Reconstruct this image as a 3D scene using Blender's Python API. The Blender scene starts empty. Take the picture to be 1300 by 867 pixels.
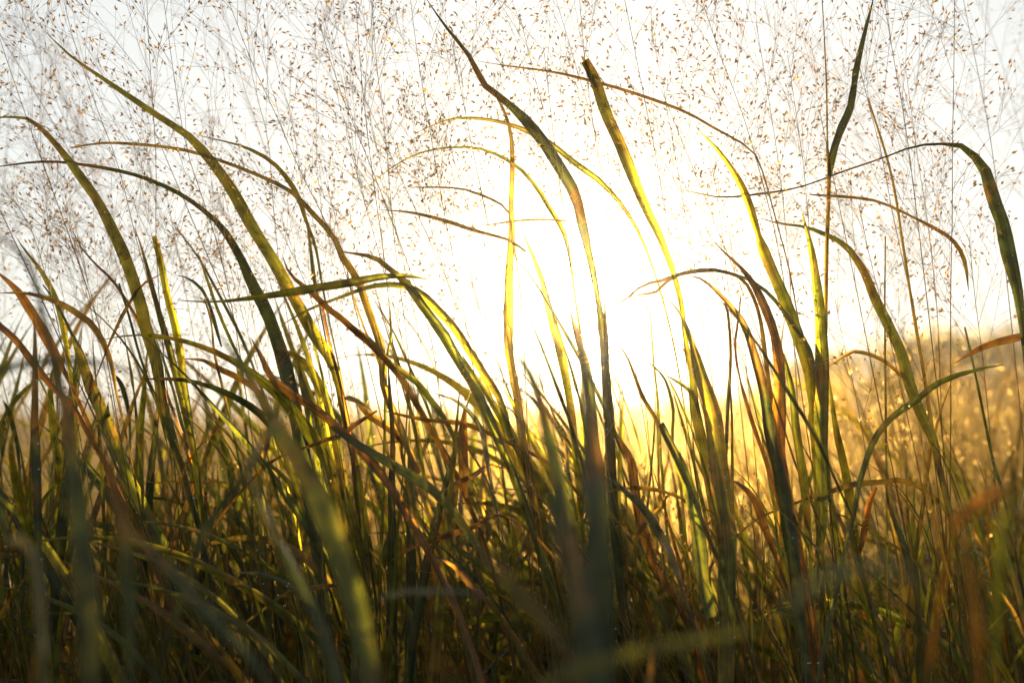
import bpy, math, random
import numpy as np
from mathutils import Vector, Matrix, Quaternion
R = math.radians
sc = bpy.context.scene
col = sc.collection
rng = random.Random(11)

# ------------------------------------------------------------ camera, sky, sun, exposure
CAM_Z, TILT = 0.62, R(5.0)
SUN_AZ, SUN_EL = R(3.55), R(8.1)          # azimuth to the right of +Y
cam_d = bpy.data.cameras.new('camera'); cam = bpy.data.objects.new('camera', cam_d); col.objects.link(cam)
cam.location = (0, 0, CAM_Z); cam.rotation_euler = (R(90) + TILT, 0, 0)
cam_d.lens = 40; cam_d.sensor_width = 36; cam_d.clip_start = 0.02; cam_d.clip_end = 5000
cam_d.dof.use_dof = True; cam_d.dof.focus_distance = 1.0; cam_d.dof.aperture_fstop = 4.0
sc.camera = cam
w = bpy.data.worlds.new('World'); sc.world = w; w.use_nodes = True
nt = w.node_tree; nt.nodes.clear()
out = nt.nodes.new('ShaderNodeOutputWorld'); bg = nt.nodes.new('ShaderNodeBackground')
sky = nt.nodes.new('ShaderNodeTexSky'); sky.sky_type = 'NISHITA'; sky.sun_disc = False
sky.sun_elevation = SUN_EL; sky.sun_rotation = SUN_AZ
sky.altitude = 0; sky.air_density = 0.9; sky.dust_density = 0.9; sky.ozone_density = 2.5
bg.inputs['Strength'].default_value = 0.12
sun_dir = Vector((math.sin(SUN_AZ) * math.cos(SUN_EL), math.cos(SUN_AZ) * math.cos(SUN_EL), math.sin(SUN_EL)))
# bright aureole of the misty morning sun, by direction in the sky
tc = nt.nodes.new('ShaderNodeTexCoord'); dot = nt.nodes.new('ShaderNodeVectorMath'); dot.operation = 'DOT_PRODUCT'
dot.inputs[1].default_value = sun_dir; nt.links.new(tc.outputs['Generated'], dot.inputs[0])
def wm(op, a, b=None):
    n = nt.nodes.new('ShaderNodeMath'); n.operation = op
    for i, v in enumerate((a, b)):
        if v is None: continue
        if isinstance(v, (int, float)): n.inputs[i].default_value = v
        else: nt.links.new(v, n.inputs[i])
    return n.outputs[0]
dc = wm('MAXIMUM', dot.outputs['Value'], 0.0)
g1 = wm('MULTIPLY', wm('POWER', dc, 9000), 2500)      # disc and its close glow
g2 = wm('MULTIPLY', wm('POWER', dc, 1800), 40)
g3 = wm('MULTIPLY', wm('POWER', dc, 40), 0.12)
gs = wm('ADD', wm('ADD', g1, g2), g3)
gc = nt.nodes.new('ShaderNodeVectorMath'); gc.operation = 'SCALE'; gc.inputs[0].default_value = (1.0, 0.86, 0.56)
nt.links.new(gs, gc.inputs['Scale'])
hs = nt.nodes.new('ShaderNodeHueSaturation'); hs.inputs['Saturation'].default_value = 0.75
nt.links.new(sky.outputs[0], hs.inputs['Color'])
ad = nt.nodes.new('ShaderNodeVectorMath'); ad.operation = 'ADD'
v1 = nt.nodes.new('ShaderNodeVectorMath'); v1.operation = 'SCALE'; v1.inputs['Scale'].default_value = 1 / 8; nt.links.new(hs.outputs[0], v1.inputs[0])
gm = nt.nodes.new('ShaderNodeGamma'); gm.inputs[1].default_value = 0.20; nt.links.new(v1.outputs[0], gm.inputs[0])      # gamma evens out the clear sky's brightness falloff
v2 = nt.nodes.new('ShaderNodeVectorMath'); v2.operation = 'SCALE'; v2.inputs['Scale'].default_value = 9.3; nt.links.new(gm.outputs[0], v2.inputs[0])
v3 = nt.nodes.new('ShaderNodeVectorMath'); v3.operation = 'MULTIPLY'; v3.inputs[1].default_value = (1.0, 1.0, 0.95); nt.links.new(v2.outputs[0], v3.inputs[0])
nt.links.new(v3.outputs[0], ad.inputs[0]); nt.links.new(gc.outputs[0], ad.inputs[1])
nt.links.new(ad.outputs[0], bg.inputs['Color']); nt.links.new(bg.outputs[0], out.inputs['Surface'])
w.cycles.sampling_method = 'MANUAL'; w.cycles.sample_map_resolution = 2048
sl = bpy.data.lights.new('sun_light', 'SUN'); sl.energy = 5.0; sl.angle = R(0.5); sl.color = (1.0, 0.78, 0.45)
so = bpy.data.objects.new('sun_light', sl); col.objects.link(so)
so.rotation_euler = (-sun_dir).to_track_quat('-Z', 'Y').to_euler(); so.location = (2, 20, 6)
vs = sc.view_settings; vs.view_transform = 'Standard'; vs.look = 'None'; vs.gamma = 1; vs.exposure = -0.05
vs.use_curve_mapping = False
cy = sc.cycles; cy.use_denoising = True; cy.use_adaptive_sampling = True; cy.adaptive_threshold = 0.02
cy.max_bounces = 5; cy.diffuse_bounces = 3; cy.glossy_bounces = 2; cy.transmission_bounces = 4; cy.volume_bounces = 0
cy.transparent_max_bounces = 4; cy.sample_clamp_indirect = 6; cy.caustics_reflective = False; cy.caustics_refractive = False
try: cy.denoising_input_passes = 'RGB_ALBEDO_NORMAL'
except Exception: pass

# ------------------------------------------------------------ helpers
K = 0.9 / 1300.0
CT, ST = math.cos(TILT), math.sin(TILT)
CAM = Vector((0, 0, CAM_Z))
def at(px, py, d):
    x = (px - 650) * K * d; u = (433.5 - py) * K * d
    return Vector((x, d * CT - u * ST, CAM_Z + d * ST + u * CT))
def gz(x, y):
    """height of the ground"""
    r = max(0.0, y - 3.0)
    side = 1 / (1 + math.exp(-max(-4.0, min(4.0, (x / max(abs(y), 3.0) - 0.22) * 9))))
    return 0.02 * math.sin(x * 1.7) * math.cos(y * 1.3) * min(1, r / 3) + side * 0.105 * min(r, 23) + 0.035 * min(r, 30) * (1 - side) - 0.0

class MB:
    def __init__(s): s.v = []; s.f = []; s.uv = []; s.m = []
    def tube(s, pts, rad, n=4, mi=0, cap=True):
        k0 = len(s.v); N = len(pts); ref = None
        for i, p in enumerate(pts):
            t = (pts[min(i + 1, N - 1)] - pts[max(i - 1, 0)])
            t = t.normalized() if t.length > 1e-9 else Vector((0, 0, 1))
            if ref is None: ref = t.orthogonal().normalized()
            a = (ref - t * ref.dot(t)); a = a.normalized() if a.length > 1e-6 else t.orthogonal().normalized()
            ref = a; b = t.cross(a)
            r = rad[i] if isinstance(rad, (list, tuple)) else rad
            for j in range(n):
                th = 2 * math.pi * j / n
                s.v.append(p + (a * math.cos(th) + b * math.sin(th)) * r); s.uv.append((j / n, i / (N - 1)))
        for i in range(N - 1):
            for j in range(n):
                s.f.append((k0 + i * n + j, k0 + i * n + (j + 1) % n, k0 + (i + 1) * n + (j + 1) % n, k0 + (i + 1) * n + j)); s.m.append(mi)
        if cap and n > 2:
            s.f.append(tuple(k0 + (N - 1) * n + j for j in range(n))); s.m.append(mi)
    def spindle(s, p, d, L, r, mi=0, n=4):
        """a husk: two folded boat shaped scales standing across each other"""
        a = d.orthogonal().normalized(); b = d.cross(a)
        for e, g in ((a, b), (b, -a)):
            k0 = len(s.v); q = p + d * (L * .42)
            s.v += [p, q + e * r + g * r * .5, q - g * r * .25, q - e * r + g * r * .5, p + d * L]; s.uv += [(.5, 0), (0, .5), (.5, .5), (1, .5), (.5, 1)]
            s.f += [(k0, k0 + 1, k0 + 2), (k0, k0 + 2, k0 + 3), (k0 + 1, k0 + 4, k0 + 2), (k0 + 2, k0 + 4, k0 + 3)]; s.m += [mi] * 4
    def drop(s, p, r, mi=0):
        k0 = len(s.v)
        for lat in (-0.6, 0.25, 0.85):
            c = math.sqrt(1 - lat * lat)
            for j in range(6): s.v.append(p + Vector((c * math.cos(j * 1.0472), c * math.sin(j * 1.0472), lat)) * r); s.uv.append((0, 0))
        for a in range(2):
            for j in range(6): s.f.append((k0 + a * 6 + j, k0 + a * 6 + (j + 1) % 6, k0 + a * 6 + 6 + (j + 1) % 6, k0 + a * 6 + 6 + j)); s.m.append(mi)
        s.f.append(tuple(k0 + 5 - j for j in range(6))); s.f.append(tuple(k0 + 12 + j for j in range(6))); s.m += [mi, mi]
    def build(s, name, mats, parent=None, origin=None, smooth=True):
        me = bpy.data.meshes.new(name)
        o0 = Vector(origin) if origin is not None else Vector((0, 0, 0))
        V = np.array([tuple(v) for v in s.v], dtype=np.float32).reshape(-1, 3) - np.array(tuple(o0), dtype=np.float32)
        lt = np.array([len(f) for f in s.f], dtype=np.int32)
        li = np.fromiter((i for f in s.f for i in f), dtype=np.int32, count=int(lt.sum()))
        ls = np.zeros(len(lt), dtype=np.int32); ls[1:] = np.cumsum(lt)[:-1]
        me.vertices.add(len(V)); me.vertices.foreach_set('co', V.ravel())
        me.loops.add(len(li)); me.loops.foreach_set('vertex_index', li)
        me.polygons.add(len(lt)); me.polygons.foreach_set('loop_start', ls); me.polygons.foreach_set('loop_total', lt)
        me.polygons.foreach_set('material_index', np.array(s.m, dtype=np.int32))
        me.polygons.foreach_set('use_smooth', np.full(len(lt), smooth, dtype=bool))
        uv = me.uv_layers.new(name='UVMap')
        uv.data.foreach_set('uv', np.array(s.uv, dtype=np.float32)[li].ravel())
        for m in (mats if isinstance(mats, (list, tuple)) else [mats]): me.materials.append(m)
        me.update(); me.validate()
        o = bpy.data.objects.new(name, me); col.objects.link(o)
        if parent is not None: o.parent = parent
        elif origin is not None: o.location = o0
        return o
def empty(name, loc):
    o = bpy.data.objects.new(name, None); col.objects.link(o); o.location = loc; o.empty_display_size = 0.05
    return o
def tag(o, label=None, cat=None, group=None, kind=None):
    if label: o['label'] = label
    if cat: o['category'] = cat
    if group: o['group'] = group
    if kind: o['kind'] = kind
    return o
def spline(P, n):
    """Catmull-Rom through P, n+1 samples evenly spaced by length"""
    P = [Vector(p) for p in P]
    if len(P) == 2: return [P[0].lerp(P[1], i / n) for i in range(n + 1)]
    Q = [P[0] * 2 - P[1]] + P + [P[-1] * 2 - P[-2]]; D = []
    for i in range(1, len(Q) - 2):
        p0, p1, p2, p3 = Q[i - 1], Q[i], Q[i + 1], Q[i + 2]
        for k in range(8):
            t = k / 8
            D.append(0.5 * ((2 * p1) + (p2 - p0) * t + (2 * p0 - 5 * p1 + 4 * p2 - p3) * t * t + (3 * p1 - p0 - 3 * p2 + p3) * t ** 3))
    D.append(P[-1]); L = [0]
    for a, b in zip(D, D[1:]): L.append(L[-1] + (b - a).length)
    res = []; j = 0
    for i in range(n + 1):
        s = L[-1] * i / n
        while j < len(L) - 2 and L[j + 1] < s: j += 1
        q = (s - L[j]) / max(L[j + 1] - L[j], 1e-9)
        res.append(D[j].lerp(D[j + 1], min(max(q, 0), 1)))
    return res
def plen(P): return sum((b - a).length for a, b in zip(P, P[1:]))
def interp(W, t):
    x = t * (len(W) - 1); i = min(int(x), len(W) - 2); return W[i] + (W[i + 1] - W[i]) * (x - i)
PROF = [0.42, 0.7, 0.9, 1.0, 0.97, 0.86, 0.68, 0.42, 0.04]
def blade(mb, P, wid, rg, prof=PROF, n=None, face=None, tw=(0, 0), curl=0.25, cross=5, hairs=0, mi=0, jag=0.0, drops=0):
    """a leaf blade through P (base to tip): folded along its midrib, edges a little uneven"""
    L = plen([Vector(p) for p in P]); n = n or max(8, min(60, int(L / 0.009)))
    S_ = spline(P, n); k0 = len(mb.v); us = [-1 + 2 * j / (cross - 1) for j in range(cross)]
    ph = rg.uniform(0, 6.28); side0 = None; jg = [0, 0]
    kinks = [(rg.uniform(.2, .9), rg.choice((-1, 1)) * rg.uniform(.25, .7)) for _ in range(rg.choice((0, 1, 1, 2)))]
    for i, p in enumerate(S_):
        t = i / n; T = (S_[min(i + 1, n)] - S_[max(i - 1, 0)]).normalized()
        if face is None: V = (p - CAM).normalized()
        else: V = face
        S = T.cross(V); S = S.normalized() if S.length > 0.05 else (side0 or T.orthogonal().normalized())
        if side0 is not None and S.dot(side0) < 0: S = -S
        side0 = S
        ang = tw[0] + (tw[1] - tw[0]) * t + 0.13 * math.sin(ph + t * 7) + sum(a_ * min(1, max(0, (t - k_) / .02)) for k_, a_ in kinks)
        S = Quaternion(T, ang) @ S; N = S.cross(T)
        wv = interp(prof, t) * wid * 0.5 * (1 + 0.07 * math.sin(ph * 3 + t * 23) * math.sin(t * 9 + ph) + 0.04 * math.sin(t * 83 + ph))
        if jag:
            for q in (0, 1):
                jg[q] = jg[q] * 0.55 if rg.random() > 0.07 else rg.uniform(0.1, 1) * jag
        for j, u in enumerate(us):
            c = abs(u) ** 1.3 * curl
            ww = wv * (1 - (jg[0] if u < 0 else jg[1]) * abs(u))
            mb.v.append(p + S * (u * ww) + N * (c * wv)); mb.uv.append((0.5 + u / 2, t))
    for i in range(n):
        for j in range(cross - 1):
            a = k0 + i * cross + j; mb.f.append((a, a + 1, a + cross + 1, a + cross)); mb.m.append(mi)
    if hairs:
        nh = int(L / 0.0035 * hairs)
        for _ in range(nh):
            i = rg.randrange(1, n - 1); j = rg.choice((0, cross - 1)); p = mb.v[k0 + i * cross + j]; q = mb.v[k0 + (i + 1) * cross + j]
            b = p.lerp(q, rg.random()); c = S_[i]; o_ = (b - c)
            if o_.length < 1e-5: continue
            o_.normalize(); T = (S_[i + 1] - S_[i]).normalized()
            tip = b + (o_ * rg.uniform(0.4, 1) + T * rg.uniform(0.2, 1)).normalized() * rg.uniform(0.0008, 0.0026)
            kk = len(mb.v); mb.v += [b - T * 0.00012, b + T * 0.00012, tip]; mb.uv += [(0, .5)] * 3
            mb.f.append((kk, kk + 1, kk + 2)); mb.m.append(mi)
    for _ in range(drops):
        i = rg.randrange(1, n); j = rg.choice((0, cross - 1, 1)); mb.drop(mb.v[k0 + i * cross + j], rg.uniform(0.0003, 0.0009), 1)
    return S_

# ------------------------------------------------------------ materials
def new_mat(name):
    m = bpy.data.materials.new(name); m.use_nodes = True; m.node_tree.nodes.clear(); return m
def leaf_mat(name, base, alt, trans, tipc=(0.11, 0.065, 0.018), tipw=0.10, patch=0.35, fac=0.55, rough=0.42, vein=1.1):
    m = new_mat(name); t = m.node_tree; N = t.nodes.new; Lk = t.links.new
    def mth(op, a, b=None, c=None, clamp=False):
        n = N('ShaderNodeMath'); n.operation = op; n.use_clamp = clamp
        for i, v in enumerate((a, b, c)):
            if v is None: continue
            if isinstance(v, (int, float)): n.inputs[i].default_value = v
            else: Lk(v, n.inputs[i])
        return n.outputs[0]
    def mix(f, a, b, bt='MIX'):
        n = N('ShaderNodeMix'); n.data_type = 'RGBA'; n.blend_type = bt
        for s_, v in ((n.inputs[0], f), (n.inputs[6], a), (n.inputs[7], b)):
            if isinstance(v, (int, float)): s_.default_value = v
            elif isinstance(v, tuple): s_.default_value = (*v, 1)
            else: Lk(v, s_)
        return n.outputs[2]
    uvn = N('ShaderNodeUVMap'); sep = N('ShaderNodeSeparateXYZ'); Lk(uvn.outputs[0], sep.inputs[0]); u, v = sep.outputs[0], sep.outputs[1]
    tcn = N('ShaderNodeTexCoord'); oi = N('ShaderNodeObjectInfo')
    add = N('ShaderNodeVectorMath'); add.operation = 'ADD'; Lk(tcn.outputs['Object'], add.inputs[0])
    cb = N('ShaderNodeCombineXYZ'); Lk(mth('MULTIPLY', oi.outputs['Random'], 37.0), cb.inputs[0]); Lk(cb.outputs[0], add.inputs[1])
    def noise(scale, det=3, vec=None):
        n = N('ShaderNodeTexNoise'); n.inputs['Scale'].default_value = scale; n.inputs['Detail'].default_value = det
        Lk(vec or add.outputs[0], n.inputs['Vector']); return n.outputs['Fac']
    cu = N('ShaderNodeCombineXYZ'); Lk(mth('MULTIPLY', u, 26.0), cu.inputs[0]); Lk(mth('MULTIPLY', v, 2.5), cu.inputs[1]); Lk(mth('MULTIPLY', oi.outputs['Random'], 51.0), cu.inputs[2])
    vn = noise(1.0, 2, cu.outputs[0])
    ve = mth('MULTIPLY', mth('SUBTRACT', vn, 0.5), vein * 2.4)
    big = noise(14, 3); fine = noise(160, 2)
    f1 = mth('MULTIPLY_ADD', mth('SUBTRACT', big, 0.42), 3.0, mth('MULTIPLY', mth('SUBTRACT', oi.outputs['Random'], 0.5), 0.7), clamp=True)
    tipf = mth('MULTIPLY', mth('ADD', mth('SUBTRACT', v, 1 - tipw), mth('MULTIPLY', mth('SUBTRACT', big, 0.5), 1.1)), 3.5, clamp=True)
    edge = mth('MULTIPLY', mth('SUBTRACT', mth('ABSOLUTE', mth('SUBTRACT', u, 0.5)), 0.30), 3.0, clamp=True)
    ptc = mth('MULTIPLY', mth('MULTIPLY_ADD', mth('ADD', mth('MULTIPLY', edge, 0.10), noise(26, 4)), 1.0, -0.62 + patch * 0.12), 9.0, clamp=True)
    brown = mth('MAXIMUM', tipf, mth('MULTIPLY', ptc, patch * 2), clamp=True)
    rib = mth('SUBTRACT', 1.0, mth('MULTIPLY', mth('ABSOLUTE', mth('SUBTRACT', u, 0.5)), 16.0), clamp=True)
    scal = mth('ADD', 1.0, mth('ADD', ve, mth('MULTIPLY', mth('SUBTRACT', noise(75, 4), 0.5), 2.6)))
    def shade(c0, c1, cb_):
        c = mix(f1, c0, c1); c = mix(brown, c, cb_)
        sc_ = N('ShaderNodeVectorMath'); sc_.operation = 'SCALE'; Lk(c, sc_.inputs[0]); Lk(scal, sc_.inputs['Scale']); return sc_.outputs[0]
    dc_ = shade(base, alt, tipc)
    dc_ = mix(mth('MULTIPLY', rib, 0.5), dc_, (base[0] * 1.9 + .03, base[1] * 1.7 + .02, base[2] * 1.5 + .01))
    tcx = shade(trans, (trans[0] * 1.35, trans[1] * 0.95, trans[2] * 0.8), (tipc[0] * 2.4, tipc[1] * 2.0, tipc[2] * 0.8))
    tcx = mix(mth('MULTIPLY', rib, 0.6), tcx, (0.05, 0.045, 0.008))
    p = N('ShaderNodeBsdfPrincipled'); Lk(dc_, p.inputs['Base Color']); p.inputs['Roughness'].default_value = rough
    p.inputs['Specular IOR Level'].default_value = 0.35
    bp = N('ShaderNodeBump'); bp.inputs['Strength'].default_value = 0.45; bp.inputs['Distance'].default_value = 0.0006
    Lk(mth('ADD', vn, mth('MULTIPLY', fine, 0.4)), bp.inputs['Height']); Lk(bp.outputs[0], p.inputs['Normal'])
    tr = N('ShaderNodeBsdfTranslucent'); Lk(tcx, tr.inputs['Color'])
    rf = N('ShaderNodeBsdfRefraction'); rf.inputs['Roughness'].default_value = 0.5; rf.inputs['IOR'].default_value = 1.4; Lk(tcx, rf.inputs['Color'])
    m2 = N('ShaderNodeMixShader'); m2.inputs[0].default_value = 0.28; Lk(tr.outputs[0], m2.inputs[1]); Lk(rf.outputs[0], m2.inputs[2])
    mx = N('ShaderNodeMixShader'); mx.inputs[0].default_value = fac; Lk(p.outputs[0], mx.inputs[1]); Lk(m2.outputs[0], mx.inputs[2])
    o = N('ShaderNodeOutputMaterial'); Lk(mx.outputs[0], o.inputs['Surface']); return m
M = {
 'G': leaf_mat('green_leaf', (0.040, 0.052, 0.010), (0.060, 0.055, 0.012), (0.155, 0.155, 0.009), patch=0.45),
 'D': leaf_mat('dark_green_leaf', (0.024, 0.036, 0.010), (0.036, 0.042, 0.010), (0.055, 0.062, 0.008), tipc=(0.09, 0.045, 0.013), patch=0.3, tipw=0.15, fac=0.45),
 'Y': leaf_mat('yellow_green_leaf', (0.070, 0.074, 0.012), (0.09, 0.070, 0.014), (0.29, 0.26, 0.012), tipw=0.06, fac=0.6, patch=0.4),
 'R': leaf_mat('rust_leaf', (0.10, 0.042, 0.014), (0.070, 0.040, 0.012), (0.30, 0.125, 0.010), tipc=(0.13, 0.08, 0.025), patch=0.4, fac=0.6),
 'B': leaf_mat('brown_leaf', (0.075, 0.048, 0.016), (0.055, 0.048, 0.013), (0.27, 0.17, 0.015), patch=0.5),
 'S': leaf_mat('grey_sheen_leaf', (0.050, 0.056, 0.030), (0.07, 0.066, 0.036), (0.10, 0.10, 0.03), tipc=(0.28, 0.24, 0.17), fac=0.3, rough=0.33, patch=0.2),  # grey leaves; on the bowing blade the grey paints in reflected sky
}
def simple_mat(name, c0, c1, trans=None, fac=0.4, rough=0.5, scale=60, spec=0.4, fwd=0.0):
    m = new_mat(name); t = m.node_tree; N = t.nodes.new; Lk = t.links.new
    tcn = N('ShaderNodeTexCoord'); n = N('ShaderNodeTexNoise'); n.inputs['Scale'].default_value = scale; n.inputs['Detail'].default_value = 3
    Lk(tcn.outputs['Object'], n.inputs['Vector'])
    rp = N('ShaderNodeValToRGB'); rp.color_ramp.elements[0].position = 0.35; rp.color_ramp.elements[1].position = 0.65
    rp.color_ramp.elements[0].color = (*c0, 1); rp.color_ramp.elements[1].color = (*c1, 1); Lk(n.outputs['Fac'], rp.inputs[0])
    p = N('ShaderNodeBsdfPrincipled'); Lk(rp.outputs[0], p.inputs['Base Color']); p.inputs['Roughness'].default_value = rough; p.inputs['Specular IOR Level'].default_value = spec
    o = N('ShaderNodeOutputMaterial')
    if trans:
        tr = N('ShaderNodeBsdfTranslucent'); mm = N('ShaderNodeMix'); mm.data_type = 'RGBA'; Lk(n.outputs['Fac'], mm.inputs[0])
        mm.inputs[6].default_value = (*trans, 1); mm.inputs[7].default_value = (trans[0] * 0.6, trans[1] * 0.5, trans[2] * .5, 1); Lk(mm.outputs[2], tr.inputs['Color'])
        rf = N('ShaderNodeBsdfRefraction'); rf.inputs['Roughness'].default_value = 0.55; rf.inputs['IOR'].default_value = 1.4; Lk(mm.outputs[2], rf.inputs['Color'])
        m2 = N('ShaderNodeMixShader'); m2.inputs[0].default_value = fwd; Lk(tr.outputs[0], m2.inputs[1]); Lk(rf.outputs[0], m2.inputs[2])
        mx = N('ShaderNodeMixShader'); mx.inputs[0].default_value = fac; Lk(p.outputs[0], mx.inputs[1]); Lk(m2.outputs[0], mx.inputs[2]); Lk(mx.outputs[0], o.inputs['Surface'])
    else: Lk(p.outputs[0], o.inputs['Surface'])
    return m
M['stem'] = simple_mat('grass_stem', (0.06, 0.065, 0.014), (0.11, 0.070, 0.020), (0.50, 0.38, 0.03), 0.5, 0.4, 30, fwd=0.35)
M['branch'] = simple_mat('seed_branch', (0.12, 0.10, 0.03), (0.16, 0.11, 0.035), (0.75, 0.55, 0.14), 0.6, 0.45, 90, fwd=0.35)
M['seed'] = simple_mat('seed_husk', (0.22, 0.12, 0.03), (0.38, 0.25, 0.08), (0.78, 0.46, 0.08), 0.66, 0.4, 240, fwd=0.35)
M['mseed'] = simple_mat('meadow_husk', (0.26, 0.17, 0.06), (0.38, 0.27, 0.11), (0.86, 0.60, 0.19), 0.75, 0.35, 9, fwd=0.5)
M['mleaf'] = simple_mat('meadow_leaf', (0.035, 0.045, 0.012), (0.22, 0.14, 0.04), (0.66, 0.50, 0.08), 0.65, 0.45, 1.7, fwd=0.35)
M['soil'] = simple_mat('soil_and_litter', (0.035, 0.026, 0.016), (0.10, 0.07, 0.035), None, 0, 0.9, 12, 0.2)
dw = new_mat('dew_water'); N_ = dw.node_tree.nodes.new
g_ = N_('ShaderNodeBsdfPrincipled'); g_.inputs['Base Color'].default_value = (0.9, 0.92, 0.95, 1); g_.inputs['Roughness'].default_value = 0.16
g_.inputs['Base Color'].default_value = (0.3, 0.3, 0.28, 1); g_.inputs['IOR'].default_value = 1.6; g_.inputs['Specular IOR Level'].default_value = 1.0
o_ = N_('ShaderNodeOutputMaterial'); dw.node_tree.links.new(g_.outputs[0], o_.inputs['Surface']); M['dew'] = dw

# ------------------------------------------------------------ ground
def ground():
    mb = MB(); xs = []; n = 60
    a = [((i / n) ** 3) * 900 for i in range(1, n + 1)]; X = [-q for q in reversed(a)] + [0] + a
    b = [((i / 80) ** 3) * 900 for i in range(1, 81)]; Yc = [-q for q in reversed(b[::4])] + [0] + b
    for y in Yc:
        for x in X: mb.v.append(Vector((x, y, gz(x, y)))); mb.uv.append((x * .1, y * .1))
    W = len(X)
    for j in range(len(Yc) - 1):
        for i in range(W - 1): mb.f.append((j * W + i, j * W + i + 1, (j + 1) * W + i + 1, (j + 1) * W + i)); mb.m.append(0)
    o = mb.build('ground', M['soil']); tag(o, kind='structure'); return o
ground()

# ------------------------------------------------------------ haze (the golden morning mist between camera and meadow)
HAZE = 0.0065
def haze():
    mb = MB(); x0, x1, y0, y1, z0, z1 = -1000, 1000, -1000, 1000, -1.5, 4.1
    for z in (z0, z1):
        for p in ((x0, y0), (x1, y0), (x1, y1), (x0, y1)): mb.v.append(Vector((*p, z))); mb.uv.append((0, 0))
    mb.f = [(3, 2, 1, 0), (4, 5, 6, 7), (0, 1, 5, 4), (1, 2, 6, 5), (2, 3, 7, 6), (3, 0, 4, 7)]; mb.m = [0] * 6
    m = new_mat('morning_haze'); pv = m.node_tree.nodes.new('ShaderNodeVolumePrincipled'); o = m.node_tree.nodes.new('ShaderNodeOutputMaterial')
    pv.inputs['Density'].default_value = HAZE; pv.inputs['Anisotropy'].default_value = 0.95; pv.inputs['Color'].default_value = (0.97, 0.93, 0.85, 1)
    m.node_tree.links.new(pv.outputs[0], o.inputs['Volume'])
    ob = mb.build('haze', m, smooth=False); tag(ob, kind='stuff')
if HAZE > 0: haze()

# ------------------------------------------------------------ seed heads
def rdir(rg, axis, ang):
    a = axis.orthogonal().normalized(); q = Quaternion(axis, rg.uniform(0, 6.283)); a = q @ a
    return (axis * math.cos(ang) + a * math.sin(ang)).normalized()
def twig(rg, p, d, L, n, droop=0.1, wob=0.07):
    P = [p]; s = L / n
    for i in range(n):
        d = (d + Vector((rg.gauss(0, wob), rg.gauss(0, wob), rg.gauss(0, wob) - droop / n))).normalized(); P.append(P[-1] + d * s)
    return P
def spikelet(mb, rg, p, d, s=1.0):
    d = (d + Vector((rg.gauss(0, .25), rg.gauss(0, .25), rg.gauss(0, .25)))).normalized()
    L = rg.uniform(0.0038, 0.0056) * s; mb.spindle(p, d, L, L * rg.uniform(0.14, 0.20))
    if rg.random() < 0.35: mb.spindle(p, rdir(rg, d, 0.5), L * 0.75, L * 0.10)
def seed_head(mbB, mbS, axis, rg, nprim=14, reach=0.17, thick=1.0, lean=None):
    """open airy panicle on the polyline axis (bottom to top)"""
    n = len(axis) - 1
    for k in range(nprim):
        f = (k + rg.random()) / nprim; x = f * (n - 0.01); i = int(x); p = axis[i].lerp(axis[i + 1], x - i)
        T = (axis[i + 1] - axis[i]).normalized()
        if lean is not None: T = (T + lean).normalized()
        Lp = reach * (1 - 0.38 * f) * rg.uniform(0.55, 1.3); d = rdir(rg, T, rg.uniform(0.35, 0.85))
        P = twig(rg, p, d, Lp, 7, 0.12, 0.05); mbB.tube(P, [0.00023 * thick * (1 - .5 * i / 7) for i in range(8)], 3)
        d2 = (P[-1] - P[-2]).normalized(); spikelet(mbS, rg, P[-1], d2)
        for q in range(rg.randint(4, 7)):
            a = rg.uniform(1.6, 6.9); ia = int(a); b = P[ia].lerp(P[min(ia + 1, 7)], a - ia); t = (P[min(ia + 1, 7)] - P[ia])
            t = t.normalized() if t.length > 0 else d2
            L2 = Lp * rg.uniform(0.16, 0.5); Q = twig(rg, b, rdir(rg, t, rg.uniform(.35, .8)), L2, 4, 0.1, 0.06)
            mbB.tube(Q, 0.00012 * thick, 3); dq = (Q[-1] - Q[-2]).normalized(); spikelet(mbS, rg, Q[-1], dq)
            for r in range(rg.randint(1, 2)):
                ib = rg.randint(1, 3); q2 = twig(rg, Q[ib], rdir(rg, dq, rg.uniform(.4, .9)), L2 * rg.uniform(.2, .6), 2, 0.05, .05)
                mbB.tube(q2, 0.00010 * thick, 3); spikelet(mbS, rg, q2[-1], (q2[-1] - q2[-2]).normalized())

def stem_down(B, T, rg, spread=0.45):
    """curve from the point B (leaf base, growing along T) down to the ground"""
    h = B.z; td = -T
    if td.z > -0.25: td = Vector((td.x, td.y, -0.6)).normalized()
    kx = max(-0.16, min(0.16, td.x / -td.z * h * spread)); ky = max(-0.08, min(0.08, td.y / -td.z * h * spread))
    G = Vector((B.x + kx, B.y + ky, 0)); G.z = gz(G.x, G.y) - 0.01
    P = []
    c1 = B + td * h * 0.33; c2 = G + Vector((0, 0, h * 0.35))
    for i in range(11):
        t = i / 10; P.append(G * t ** 3 + c2 * 3 * t * t * (1 - t) + c1 * 3 * t * (1 - t) ** 2 + B * (1 - t) ** 3)
    return P   # top to ground

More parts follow.
